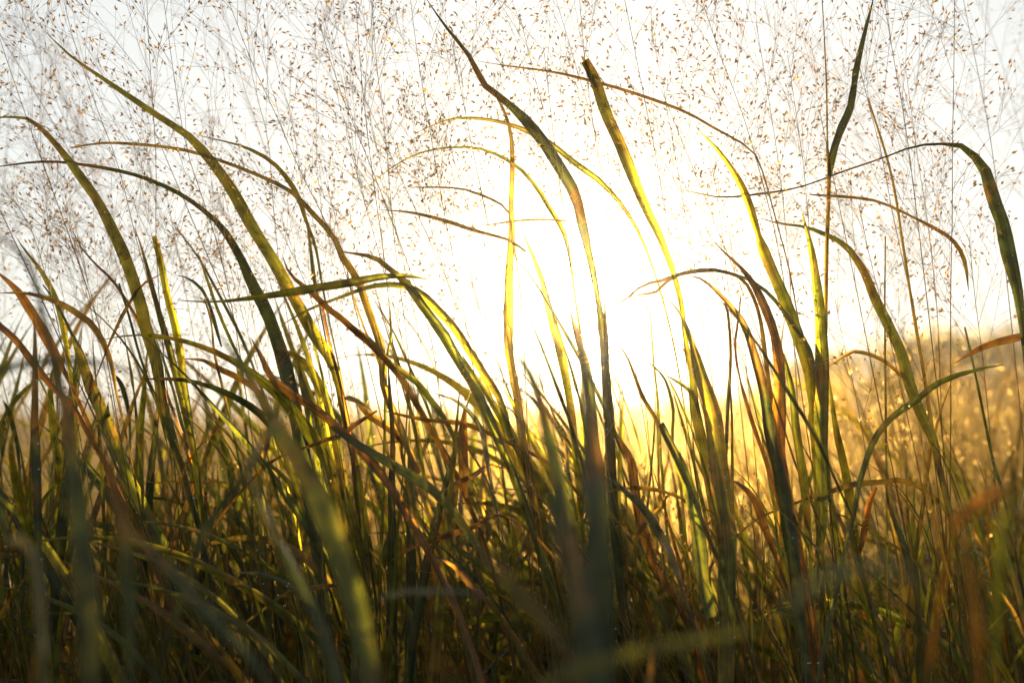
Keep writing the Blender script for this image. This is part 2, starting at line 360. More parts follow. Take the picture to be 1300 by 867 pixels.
# ------------------------------------------------------------ traced shoots
def shoot(label, leaves, name='grass_shoot', cat='grass shoot', stem=True, group=None, stem_r=None, seed=None, hairs=0.5):
    """leaves: (kind, [(px,py) base..tip], width px, depth base, depth tip, options)"""
    rg = random.Random(hash(label) & 0xffff if False else sum(ord(c) * (i + 3) for i, c in enumerate(label)))
    leaves = [(l[0], l[1], l[2] * (.82 if l[3] < .8 else 1), l[3] * (.72 if l[3] < .8 else 1), l[4] * (.72 if l[3] < .8 else 1)) + tuple(l[5:]) for l in leaves]
    k0, p0, w0, da, db = leaves[0][:5]
    pts3 = lambda p, a, b: [at(x + rg.gauss(0, 1.1), y + rg.gauss(0, .6), a + (b - a) * i / (len(p) - 1)) for i, (x, y) in enumerate(p)]
    B3 = pts3(p0, da, db); T = (B3[1] - B3[0]).normalized()
    if stem:
        SP = stem_down(B3[0], T, rg); base = SP[-1].copy(); base.z = max(base.z + 0.01, 0)
    else: SP = None; base = B3[0]
    single = (not stem) and len(leaves) == 1
    root = None if single else tag(empty(name, base), label, cat, group)
    for lf in leaves:
        kind, pp, wpx, a, b = lf[:5]; op = lf[5] if len(lf) > 5 else {}
        P = pts3(pp, a, b); dm = (a + b) / 2; wid = wpx * K * dm
        mb = MB(); infocus = abs(dm - 1.0) < 0.2
        prof = op.get('prof', PROF)
        if stem and (lf is leaves[0] or (P[0] - B3[0]).length < .05):
            ext = [SP[q] + (P[0] - B3[0]) for q in (7, 5, 3, 1)]; Le = plen(ext + [P[0]]); fr = Le / (Le + plen(P)); old = prof
            P = ext + P; prof = [old[0] * (.12 + .88 * (t / fr) ** .8) if t < fr else interp(old, (t - fr) / (1 - fr)) for t in (q / 40 for q in range(41))]
        blade(mb, P, wid * 0.90, rg, prof=prof, tw=(rg.uniform(-.45, .45), rg.uniform(-.5, .5)), curl=rg.uniform(0.15, 0.5),
              hairs=hairs if infocus else 0, jag=op.get('jag', 0.3), drops=int(plen(P) * 45) if infocus else 0)
        if single:
            o = mb.build(name, [M[kind], M['dew']], None, base); tag(o, label, cat, group)
        else: mb.build('leaf', [M[kind], M['dew']], root, base)
    if stem:
        r = stem_r or max(0.0011, min(0.0028, w0 * K * da * 0.2))
        mb = MB(); mb.tube(SP[1:], [r * min(1.3, .12 + i * .3) for i in range(10)], 8); mb.build('stem', M['stem'], root, base)
    return root
TRUNC = [0.5, 0.75, 0.92, 1.0, 0.98, 0.95, 0.9, 0.85, 0.62]
FLAT = [0.9, 1, 1, 1, .95, .85, .7, .4, .05]
THIN = [1, 1, 1, .9, .8, .7, .55, .35, .1]
GS = 'tall focused grass shoots'
def rev(p): return list(reversed(p))

shoot('longest olive blade sweeping up to a fine tip near the top left corner', [('G', rev([(55,38),(90,72),(140,106),(200,148),(245,180),(290,235),(320,288),(345,328),(370,372),(400,422),(423,460),(434,506),(442,548),(451,597)]), 19, 1.02, .98, {'prof':[.55,.6,.75,.95,1,.98,.85,.62,.45,.25,.03]})])
shoot('broad green blade arching out of the left edge with its thin tip bent level', [('G', rev([(-5,148),(38,152),(75,190),(95,215),(120,250),(133,270),(156,316),(175,369),(186,415),(198,460),(205,506),(217,544),(232,597)]), 17, 1.0, 1.0, {'prof':[.6,.8,1,1,1,.95,.8,.4,.15]})])
shoot('narrow blade arching level to the left edge, brown at its bend', [('D', rev([(-5,213),(50,206),(100,209),(165,220),(215,240),(250,260),(280,290),(305,325),(322,365),(339,396),(354,437),(366,483),(377,529),(382,560)]), 22, 1.0, 1.04, {'prof':[.9,1,.95,.8,.55,.35,.28,.25,.22,.1]})])
shoot('slender arch reaching left from the stem right of the olive blade', [('B', rev([(90,188),(130,181),(185,184),(230,191),(270,201),(320,219),(370,243),(395,270),(423,300),(438,327),(453,354),(466,388),(476,418),(484,445),(489,494),(499,521),(514,559)]), 11, .99, 1.03, {'prof':[.9,1,1,.85,.6,.5,.45,.4,.2]})])
shoot('short curled olive blade bending left above the slender arch', [('G', rev([(250,172),(285,180),(310,187),(340,205),(360,225),(378,250),(388,280),(398,312),(408,360),(420,420)]), 13, 1.08, 1.05, {'prof':[.3,.4,.5,.7,1,.8,.4,.1]})])
shoot('rust coloured blade slanting down behind the broad left arch', [('R', rev([(87,285),(103,312),(122,335),(145,357),(164,384),(178,408),(196,455),(214,505),(228,544)]), 10, 1.04, 1.02, {'prof':[.6,.7,.8,.9,1,.9,.6,.1]})])
shoot('pair of upright green blades standing side by side left of the olive blade', [('G', rev([(169,285),(179,308),(190,350),(202,399),(217,449),(232,517),(245,570),(252,610)]), 12, 1.03, 1.0, {'jag':.3,'prof':FLAT}), ('Y', rev([(196,300),(204,330),(214,375),(224,420),(232,470),(240,530),(250,600)]), 11, 1.06, 1.03, {'prof':TRUNC})])
shoot('blunt torn green blade with a ragged tip below the slender arch', [('Y', rev([(252,323),(259,346),(274,388),(289,426),(304,460),(327,506),(345,550)]), 15, 1.02, 1.0, {'prof':[.9,1,1,1,.95,.9,.9,.8,.4],'jag':.5}), ('D', rev([(222,350),(240,353),(256,368),(268,392),(282,440)]), 6, 1.05, 1.04)])
shoot('level green blade with an orange foot lying across the left middle stems', [('G', [(228,380),(274,384),(327,378),(369,371),(446,359),(484,352),(518,351),(548,356)], 13, .93, .97, {'prof':[.1,.3,.55,.8,1,1,.9,.55,.05]})], stem=False, name='bent_grass', cat='grass blade')
shoot('wide drooping green blade arching down right from the level green blade', [('G', rev([(432,319),(472,327),(495,342),(518,361),(541,396),(564,426),(582,456),(602,487),(621,529),(640,574)]), 16, .97, 1.0, {'prof':[.8,.95,1,1,.95,.85,.6,.45,.1]})])
shoot('pale yellow green blade arching beside the wide drooping one', [('Y', rev([(358,411),(396,392),(434,376),(472,363),(506,361),(533,371),(556,392),(579,418),(598,445),(617,475),(636,506),(650,550)]), 17, 1.03, .98, {'prof':[.5,.8,1,1,.9,.6,.4,.3,.1]})])
shoot('thin blade turning from orange to yellow green across the middle', [('R', rev([(358,327),(369,350),(396,373),(419,392),(446,415)]), 10, .97, .96, {'prof':[1,1,.9,.5,.1]}), ('G', rev([(446,415),(472,437),(495,460),(522,483),(544,502),(570,540),(590,590)]), 10, 1.0, .97, {'prof':[.7,.8,.9,1,1,.95]})])
shoot('orange tipped blade running down right into the dark tangle', [('R', rev([(320,430),(331,453),(343,479),(366,498),(396,517),(423,540)]), 13, .9, .93, {'prof':[1,1,1,.9,.7,.1]}), ('G', rev([(423,540),(453,563),(499,590),(525,605),(556,628),(590,670),(620,720)]), 15, .85, .9, {'prof':FLAT[::-1][1:]})])
shoot('bent dry brown leaf folded back over itself in the centre', [('B', [(438,506),(453,510),(472,529),(491,544),(518,571),(535,600)], 12, 1.0, 1.0, {'prof':[.4,1,1,.9,.8,.5]}), ('S', [(438,506),(446,504),(462,514),(476,524)], 5, .99, .99, {'prof':[.8,1,.8,.2]})], stem=False, name='dry_leaf', cat='dry leaf')
shoot('long level rust leaf pointing left from the central stems', [('R', rev([(484,521),(518,529),(548,535),(586,537),(617,548),(647,563)]), 8, .99, .97, {'prof':[.7,1,1,.9,.7,.1]})], name='dry_shoot', cat='dry grass shoot')
shoot('short orange leaf slanting up to the folded brown leaf', [('R', [(400,563),(434,552),(449,540),(476,521)], 8, .98, .97, {'prof':[.6,1,.9,.3]})], name='dry_shoot', cat='dry grass shoot')
shoot('dark blade falling from the top centre to the left rim of the sun', [('D', rev([(543,0),(563,30),(593,70),(618,110),(638,125),(663,148),(688,180),(710,215),(728,245),(740,280),(748,318),(756,370),(764,420),(771,479),(774,536),(778,600)]), 18, 1.0, .97, {'prof':[.8,.85,.8,.7,.5,.65,1,1,.9,.6,.45,.3,.05]})], hairs=1.2)
shoot('twisted brownish blade standing upright left of the sun', [('B', rev([(630,122),(640,145),(648,170),(651,210),(649,260),(648,300),(645,350),(643,400),(645,450),(655,500),(664,560),(675,620)]), 14, 1.03, 1.0, {'prof':[.9,.9,.85,.95,1,1,.85,.6,.5,.4,.2]})])
shoot('thin level arch over the top of the sun reaching left from a seed stalk', [('B', [(1013,400),(1008,370),(998,330),(986,280),(972,230),(956,192),(906,160),(866,141),(803,118),(753,103),(703,91),(648,85),(603,78)], 5, 1.02, 1.0, {'prof':[.5,.5,.5,.5,.6,.9,1,1,.8,.5,.1]})])
shoot('blunt forked blade tapering down from the top to right of the sun', [('G', rev([(742,78),(753,100),(768,145),(785,185),(803,225),(820,265),(833,295),(847,330),(859,361),(864,399),(868,430),(876,475),(883,517),(891,559)]), 19, 1.0, .98, {'prof':[.8,.7,.5,.4,.4,.45,.6,.85,1,1,.95,.9],'jag':.35}), ('G', [(757,112),(749,95),(744,80),(738,74)], 6, .985, .98, {'prof':[1,1,.8,.5]})], hairs=1.2)
shoot('slim curved blade arching left above the sun', [('G', rev([(525,170),(558,156),(588,150),(633,154),(673,168),(703,185),(733,208),(763,233),(800,280),(830,340),(850,420)]), 9, 1.05, 1.03, {'prof':[.3,.35,.5,.9,1,.9,.6,.4,.05]})])
shoot('hair thin blade curving far left below the slim curved one', [('G', rev([(453,250),(488,220),(533,195),(583,186),(618,192),(653,210),(678,235),(698,265),(718,305),(730,380),(742,470)]), 8, 1.06, 1.05, {'prof':[.5,.5,.7,1,.8,.6,.4,.3,.05]})])
shoot('two short brown leaf tips pointing left from the upright brownish blade', [('B', rev([(508,238),(568,238),(603,245),(643,268),(655,320),(662,400)]), 6, 1.04, 1.04, {'prof':[.5,.6,.8,1,.6,.05]}), ('B', rev([(478,266),(523,270),(563,280),(603,292),(643,305),(668,320)]), 6, 1.01, 1.04, {'prof':[.7,.8,.9,1,.6,.05]})])
shoot('small leaf tip crossing level between the sun and the upright brownish blade', [('B', [(735,281),(690,279),(650,281),(618,286),(600,285)], 4, 1.02, 1.01)], stem=False, name='bent_grass', cat='grass blade')
shoot('broad blade leaning on the left rim of the sun', [('Y', rev([(660,289),(673,315),(686,350),(698,390),(705,420),(712,453),(720,498),(726,536),(732,590)]), 14, 1.02, 1.0, {'prof':[.7,.75,.8,.85,.95,1,.8,.4,.05]})])
shoot('dark pointed blade standing right under the sun', [('D', rev([(722,385),(731,415),(741,453),(748,498),(754,555),(758,597),(764,680)]), 19, .93, .96, {'prof':[1,1,1,.95,.85,.7,.5,.05]})])
shoot('brown arching leaf hooking down left to the lower right rim of the sun', [('B', rev([(758,410),(775,392),(792,380),(815,363),(842,354),(868,346),(903,342),(929,346),(948,357),(965,400),(975,470)]), 9, 1.02, 1.0, {'prof':[.8,.9,.8,.7,.8,.9,.9,.7,.5,.3]}), ('B', [(868,346),(848,357),(830,371),(808,374),(792,380)], 5, 1.01, 1.0)])
shoot('tall rust red blade rising to a hooked tip in the right middle', [('R', rev([(905,305),(921,322),(941,340),(961,365),(976,400),(985,430),(989,468),(990,518),(990,575),(994,610),(1004,660)]), 20, .93, .97, {'prof':[1,1,1,.95,.9,.85,.8,.6,.25,.05]})])
shoot('olive blade curving over the rust red one to the right', [('G', [(1040,520),(1029,445),(1009,411),(983,378),(960,360),(930,348),(901,343),(866,348)], 12, .99, 1.0, {'prof':[.7,1,1,1,.8,.5,.3,.1]})])
shoot('bright torn yellow green blade beside the tall rust red one', [('Y', rev([(886,165),(911,192),(936,227),(953,260),(968,305),(983,340),(998,380),(1013,422),(1025,464),(1030,498),(1033,550)]), 19, 1.02, 1.0, {'prof':[.6,.8,.95,1,1,.9,.75,.55,.35,.04],'jag':.55})])
shoot('tall stalk with a forked dark leaf pointing to the top edge on the right', [('G', rev([(1017,270),(1030,316),(1038,365),(1042,422),(1044,479),(1044,537),(1043,597),(1046,651),(1040,701)]), 19, .95, .99, {'prof':[.5,.8,1,1,1,.95,.8,.5,.1]}), ('D', [(1051,228),(1058,195),(1068,165),(1078,135),(1086,95),(1098,50),(1111,-3)], 13, .985, .97, {'prof':[.4,1,1,.85,.75,.6,.35,.1]}), ('B', [(1046,560),(1047,430),(1049,330),(1051,228),(1050,180),(1047,100),(1043,-10)], 6, .985, .985, {'prof':[1,1,1,1,.9,.5,.4,.35]})])
shoot('large curved blade with an orange rim arching right over the pale meadow', [('G', rev([(964,278),(990,282),(1025,289),(1055,300),(1078,316),(1097,346),(1112,377),(1127,411),(1143,449),(1154,483),(1166,517),(1185,559),(1192,597)]), 15, .98, 1.02, {'prof':[.6,.9,1,1,1,.95,.8,.5,.3,.08]})])
shoot('long blade crossing level above the right stalks and folding down at the right edge', [('D', rev([(866,241),(916,250),(966,247),(1016,237),(1066,220),(1116,202),(1166,186),(1211,184),(1228,192),(1248,215),(1261,250),(1271,285),(1281,330),(1291,370),(1298,420),(1302,480)]), 21, .96, 1.04, {'prof':[.3,.4,.75,1,1,.6,.2,.13,.13,.14,.17,.15,.06]})])
shoot('thin brown leaf arching right with its tip hanging beside the fine right stalk', [('B', [(1031,248),(1081,251),(1116,257),(1156,274),(1196,295),(1216,312),(1226,335),(1231,370)], 7, 1.0, 1.02, {'prof':[.3,.7,.6,.5,.6,.9,1,.8,.1]})], stem=False, name='bent_grass', cat='grass blade')
shoot('orange leaf leaning in from the right edge above the meadow', [('R', [(1320,420),(1299,426),(1265,436),(1234,449),(1211,462)], 11, 1.0, .98, {'prof':[.6,1,1,.7,.1]})], stem=False, name='dry_leaf', cat='dry leaf')
shoot('green blade arching low to the right over the pale meadow', [('G', [(1085,650),(1095,610),(1112,559),(1135,529),(1162,510),(1188,491),(1219,476),(1249,468),(1275,462)], 12, .9, 1.0, {'prof':[.7,.9,1,1,.95,.8,.6,.1]})])
shoot('thin brown leaf bridging from the tall stalk to the large curved blade', [('B', [(1050,466),(1070,451),(1089,446),(1116,455),(1135,468),(1150,485)], 6, 1.03, 1.0, {'prof':[.2,.7,1,1,1,.6]})], stem=False, name='dry_leaf', cat='dry leaf')
shoot('green shoot standing just right of the tall stalk, low', [('G', rev([(1050,470),(1055,495),(1063,545),(1070,585),(1078,632),(1086,689),(1100,750)]), 13, 1.0, 1.0)])
shoot('green blade standing between the rust red blade and the tall stalk', [('G', rev([(986,430),(994,453),(1006,498),(1012,545),(1018,597),(1025,651),(1028,708)]), 13, .98, 1.0)])
shoot('bent brown leaf making a low bridge in the right tangle', [('B', [(1009,640),(1048,626),(1082,617),(1124,611),(1143,609),(1166,619),(1188,634),(1204,655)], 8, .97, .98, {'prof':[.4,.8,1,1,1,.9,.5]})], name='dry_shoot', cat='dry grass shoot')
shoot('small orange leaf hanging from the low brown bridge', [('R', [(1112,619),(1103,644),(1097,670),(1093,705)], 11, .98, .98, {'prof':[.4,.9,1,.3]})], stem=False, name='dry_leaf', cat='dry leaf')
shoot('dark shoot slanting right under the low brown bridge', [('D', rev([(1124,613),(1131,644),(1143,678),(1154,712),(1165,760)]), 10, .97, .98)])
shoot('rust leaf blurred at the lower right edge', [('R', [(1211,680),(1220,655),(1240,640),(1265,627),(1290,615)], 26, .62, .6, {'prof':[.3,.9,1,.8,.1]})], name='dry_shoot', cat='dry grass shoot')
shoot('yellow blurred blade hanging at the lower right edge', [('Y', rev([(1288,600),(1284,625),(1274,663),(1268,727),(1265,800)]), 20, .6, .6)])
shoot('widest green blade standing upright right of the sun', [('G', rev([(828,371),(853,388),(868,408),(880,441),(891,479),(903,517),(910,559),(914,613),(922,689),(925,765)]), 27, .90, .98, {'prof':[.9,.95,1,1,1,.9,.7,.4,.15,.04]})])
shoot('dark green blade hooking left beside the tall rust red one', [('D', rev([(876,350),(890,354),(906,365),(925,388),(944,415),(957,453),(968,498),(978,558),(990,623),(1002,683),(1010,740)]), 19, .9, .98, {'prof':[.9,1,1,1,.95,.8,.6,.35,.1]})])
shoot('brown topped blade bowing left under the sun and turning green below', [('B', rev([(770,432),(785,438),(796,449),(807,472),(819,506),(838,537)]), 11, .95, .97, {'prof':[1,.95,.9,.7,.4,.1]}), ('G', rev([(838,537),(857,575),(872,613),(884,663),(891,727),(899,784)]), 20, .85, .95, {'prof':[.9,1,1,.9,.75,.5]})])
shoot('yellow green split blade right below the sun', [('Y', rev([(804,450),(830,464),(846,483),(853,521),(857,559),(862,610)]), 10, 1.0, 1.02), ('Y', rev([(844,474),(860,484),(876,498),(890,530)]), 7, 1.02, 1.03)])
shoot('large soft green blade standing left of the blades under the sun', [('G', rev([(638,425),(650,445),(663,460),(678,493),(698,558),(713,633),(723,708),(733,808)]), 30, .68, .78, {'prof':[1,1,1,1,.9,.75,.45,.05]})])
shoot('large soft dark blade rising from the bottom centre', [('D', rev([(733,470),(738,500),(743,533),(750,600),(753,633),(758,733),(760,840)]), 46, .62, .74, {'prof':[1,1,1,.95,.8,.5,.05]})])
shoot('second soft dark blade crossing the bottom centre to the left', [('D', rev([(690,520),(705,580),(715,660),(735,740),(752,840)]), 44, .60, .66, {'prof':[1,1,.95,.8,.5,.05]})])
shoot('dark upright shoot just right of the bottom centre blades', [('D', rev([(766,385),(769,422),(772,479),(775,533),(778,633),(788,733)]), 13, .97, .98, {'prof':[.9,1,1,.95,.8,.6,.2]})])
shoot('rust leaf falling down right below the sun', [('R', rev([(778,540),(785,556),(800,586),(809,632),(819,682),(834,720),(853,754),(876,796)]), 16, .98, .97, {'prof':[.5,.55,.7,.9,1,1,.8,.3]})])
shoot('silvery blade bowing left at the lower centre right', [('S', rev([(755,600),(775,608),(792,621),(815,647),(838,678),(853,708),(868,750)]), 13, .9, .92)])
shoot('level dark leaf under the silvery bowing blade', [('B', [(855,628),(830,620),(807,619),(780,622),(762,626)], 7, .95, .95)], name='dry_shoot', cat='dry grass shoot')
shoot('brown leaf hanging down left from the level dark leaf', [('B', [(855,626),(840,643),(823,659),(810,680),(800,700),(792,739)], 8, .97, .97)], name='dry_shoot', cat='dry grass shoot')
shoot('reddish bowed leaf beside the foot of the widest blade', [('R', rev([(924,608),(944,617),(960,636),(972,670),(985,710)]), 13, .93, .93)])
shoot('broad soft yellow green blade slanting across the left middle', [('G', rev([(275,420),(290,440),(312,473),(340,523),(370,573),(400,623),(425,683),(450,760),(465,830)]), 34, .66, .82, {'prof':[.9,1,1,1,.95,.8,.55,.35,.05]})])
shoot('grey green blurred blade crossing the broad soft one', [('S', rev([(362,520),(355,528),(330,563),(310,603),(285,638),(255,690),(235,740)]), 19, .74, .74, {'prof':[.6,.8,1,1,1,.9,.6,.2]})])
shoot('thick dark blade slanting down right in the left tangle', [('D', rev([(312,580),(322,610),(345,658),(370,713),(395,763),(415,808),(430,860)]), 26, .72, .76, {'prof':[1,1,1,1,.9,.7,.1]})])
shoot('soft dark arch entering level from the left edge', [('D', [(-30,490),(0,470),(23,462),(68,457),(107,458),(145,466),(176,475)], 15, .66, .7, {'prof':[.9,1,1,1,.85,.6,.1]})])
shoot('dark blue green blade curving down along the left edge', [('D', rev([(-15,290),(0,299),(23,319),(42,350),(53,396),(65,445),(76,487),(84,536),(91,597),(98,680)]), 22, .68, .78, {'prof':[1,1,1,.85,.6,.5,.45,.3,.1]})])
shoot('orange brown blade slanting in at the left edge', [('R', rev([(-10,340),(0,350),(23,369),(42,396),(62,430),(85,480)]), 15, 1.05, 1.05)])
shoot('lower rust blade slanting in from the left edge', [('R', rev([(-12,400),(0,411),(19,430),(49,468),(68,491),(91,514),(118,559)]), 13, .97, .98, {'prof':[.6,.8,1,1,.9,.6]})])
shoot('wide green blade leaning left in the left tangle', [('G', rev([(57,361),(76,388),(95,434),(114,483),(133,533),(152,586),(180,640)]), 21, 1.0, 1.02, {'prof':[.9,1,1,.9,.7,.5,.2]})])
shoot('narrow green blade above the wide leaning one on the left', [('Y', rev([(20,300),(34,319),(53,346),(72,384),(84,430),(92,490)]), 9, 1.06, 1.06)])
shoot('yellow brown arch springing from the left edge', [('B', [(150,500),(140,455),(122,418),(103,399),(76,384),(38,373),(-5,371)], 9, 1.0, 1.02)])
shoot('thin curved shoot bending up right between the left blades', [('B', [(131,455),(145,418),(160,392),(183,361),(210,345)], 5, 1.0, 1.0)])
shoot('short yellow brown arch below the blunt torn blade', [('B', [(345,530),(327,498),(301,479),(278,468),(259,458),(232,455)], 10, 1.02, 1.02)])
shoot('dark olive leaf slanting below the short yellow brown arch', [('D', rev([(217,495),(244,506),(266,529),(293,559),(312,586),(325,620)]), 7, .96, .96)])
shoot('brown curved leaf hooking right in the left tangle', [('R', [(228,630),(236,597),(247,575),(266,556),(292,541)], 7, .97, .97)])
shoot('grey green bent blade in the lower left corner', [('S', rev([(8,690),(18,682),(28,688),(42,713),(50,783),(55,863)]), 26, .58, .6, {'prof':[1,1,1,1,.9,.6]})])
shoot('soft green blade slanting right along the lower left', [('D', rev([(140,640),(165,673),(225,733),(280,793),(320,833),(350,880)]), 24, .62, .66)])
shoot('first broad dark blade standing in the lower left', [('D', rev([(60,440),(80,508),(95,608),(110,733),(120,863)]), 34, .62, .68)])
shoot('second broad dark blade standing in the lower left, further right', [('D', rev([(120,540),(150,658),(158,783),(165,880)]), 32, .6, .64)])
shoot('narrow dark upright blade near the left edge', [('D', rev([(42,390),(45,433),(45,558),(47,648),(52,760)]), 13, .85, .88)])
shoot('dark blurred blade slanting at the bottom centre', [('D', rev([(600,690),(623,713),(658,753),(703,808),(735,870)]), 30, .5, .55)])
shoot('grey blurred leaf lying level at the lower centre', [('S', [(478,762),(510,752),(543,750),(580,750),(615,757)], 11, .75, .75)], stem=False, name='bent_grass', cat='grass blade')
shoot('dark red leaf with a pale tip at the lower centre', [('R', rev([(546,704),(560,708),(578,718),(598,738),(622,765)]), 14, .88, .88)])
shoot('bright orange leaf hanging upright left of the large soft blade', [('R', [(592,520),(588,540),(588,573),(590,610),(592,632)], 14, .97, .97, {'prof':[.4,.9,1,1,.6]})], stem=False, name='dry_leaf', cat='dry leaf')
shoot('grey brown bowed leaf above the bright orange hanging leaf', [('S', rev([(546,498),(560,502),(578,508),(598,523),(612,550),(620,600)]), 8, .96, .96)])
shoot('brown leaf bowed left beside the large soft green blade', [('B', rev([(613,508),(625,508),(648,520),(664,543),(672,600)]), 9, .94, .95)])
shoot('orange leaf slanting over the centre tangle', [('R', [(633,592),(600,605),(575,615),(555,630)], 9, .97, .97)], name='dry_shoot', cat='dry grass shoot')
shoot('long brown leaf crossing level in the lower centre', [('R', [(640,655),(603,668),(558,683),(518,698),(495,712)], 8, .95, .95)], name='dry_shoot', cat='dry grass shoot')
shoot('pale curved leaf lying in the lower left centre', [('S', [(385,755),(373,746),(347,733),(320,727),(295,727)], 6, .95, .95)], stem=False, name='dry_leaf', cat='dry leaf')
shoot('brown leaf with a grey back in the lower left centre', [('B', [(343,768),(362,754),(396,746),(430,743),(450,750)], 9, .93, .93)], name='dry_shoot', cat='dry grass shoot')
shoot('soft green blade lying level along the bottom right of centre', [('G', [(690,875),(716,853),(773,838),(849,819),(906,807),(975,798)], 22, .46, .5, {'prof':[1,1,1,.9,.7,.1]})], stem=False, name='bent_grass', cat='grass blade')
shoot('blurred pale blue grey leaf in the lower right', [('S', [(990,780),(1030,745),(1067,728),(1110,718),(1150,722),(1180,740)], 24, .40, .40, {'prof':[.2,.7,1,1,.7,.1]})], stem=False, name='bent_grass', cat='grass blade')
shoot('widest blurred dark blade at the lower right', [('D', rev([(1140,700),(1152,740),(1162,804),(1170,880)]), 48, .5, .52, {'prof':[1,1,1,.9,.5]})])
shoot('blurred rust brown blade at the lower right', [('R', rev([(1215,670),(1223,700),(1234,765),(1242,860)]), 28, .6, .6)])
# thin upright culms that carry no seed head in the picture
for lab, kd, p, wd in (
  ('dark thin culm slanting behind the broad left arch', 'D', [(150,360),(164,403),(175,441),(190,483),(200,510),(225,568),(245,643)], 6),
  ('straight dark culm in the left tangle below the blunt torn blade', 'D', [(262,380),(266,407),(274,453),(285,506),(301,573),(320,673)], 5),
  ('reddish culm below the level green blade', 'R', [(408,380),(411,392),(419,430),(430,483),(438,517),(446,559),(452,620)], 8),
  ('green culm left of the reddish one', 'G', [(392,400),(396,422),(411,483),(430,559),(440,630)], 6),
  ('slim culm passing behind the wide drooping blade', 'B', [(440,345),(446,365),(465,422),(484,468),(505,540),(520,620)], 6),
  ('straight thin culm in the centre left', 'G', [(496,395),(495,430),(493,460),(489,536),(488,620)], 5),
  ('thin culm under the right rim of the sun', 'G', [(820,385),(823,396),(830,460),(834,514),(840,575),(847,682)], 4),
  ('dark culm beside the dark hooked blade', 'D', [(922,385),(924,396),(927,453),(925,517),(923,597),(926,680)], 6),
  ('broken orange brown culm with a blunt top', 'R', [(942,377),(936,410),(933,441),(941,483),(956,536),(972,590)], 7),
  ('dark culm right of the low rust leaf', 'D', [(766,590),(769,613),(781,689),(795,760)], 6),
  ('straight thin culm in front of the low meadow on the right', 'G', [(1124,300),(1125,400),(1126,545),(1126,708)], 3.4),
  ('long thin culm leaning left through the large curved blade', 'B', [(1101,125),(1131,220),(1146,310),(1162,403),(1173,483),(1188,560)], 4.5),
  ('thin dark culm leaning left near the right edge', 'D', [(1226,415),(1242,483),(1261,586),(1266,609)], 4.5)):
    shoot(lab, [(kd, rev(p), wd, 1.0, 1.02, {'prof': [1, 1, .95, .9, .85, .75, .6]})], name='grass_culm', cat='grass culm', hairs=0.2)

# ------------------------------------------------------------ seed stalks
def seed_stalk(label, axis3, rg, zone=(0.0, 0.6), nprim=14, reach=0.17, r=0.0011, group=None, thick=1.0, leaf=None):
    """axis3: ground to tip"""
    base = axis3[0]; root = tag(empty('seed_stalk', base), label, 'seed stalk', group)
    A = spline(axis3, 40); mb = MB(); mb.tube(A, [r * (1 - 0.75 * i / 40) for i in range(41)], 6); mb.build('stem', M['stem'], root, base)
    z0 = int(40 * (1 - zone[1])); mbB, mbS = MB(), MB()
    seed_head(mbB, mbS, A[z0:], rg, nprim, reach, thick)
    h = mbB.build('seed_head', M['branch'], root, base); tag(mbS.build('spikelets', M['seed'], h, base), kind='stuff')
    if leaf:
        mb = MB(); i = int(rg.uniform(10, 18)); d = rdir(rg, (A[i + 1] - A[i]).normalized(), 0.4)
        P = twig(rg, A[i], d, rg.uniform(.25, .4), 8, 1.1, .03); blade(mb, P, rg.uniform(.005, .009), rg, face=Vector((0, 1, 0)), curl=.3); mb.build('leaf', M[leaf], root, base)
    return root
def traced_stalk(label, pts, d, nprim, zone, reach=0.16, r=0.0009, seed=1, d1=None):
    rg = random.Random(seed); d1 = d1 or d
    P = [at(x, y, d + (d1 - d) * i / (len(pts) - 1)) for i, (x, y) in enumerate(pts)]
    P = P[::-1] if P[0].z > P[-1].z else P
    T = (P[1] - P[0]).normalized(); S = stem_down(P[0], T, rg)
    L = plen(P); ax = S[::-1][:-1] + P; tot = plen(ax)
    return seed_stalk(label, ax, rg, (0, zone * L / tot), nprim, reach, r)
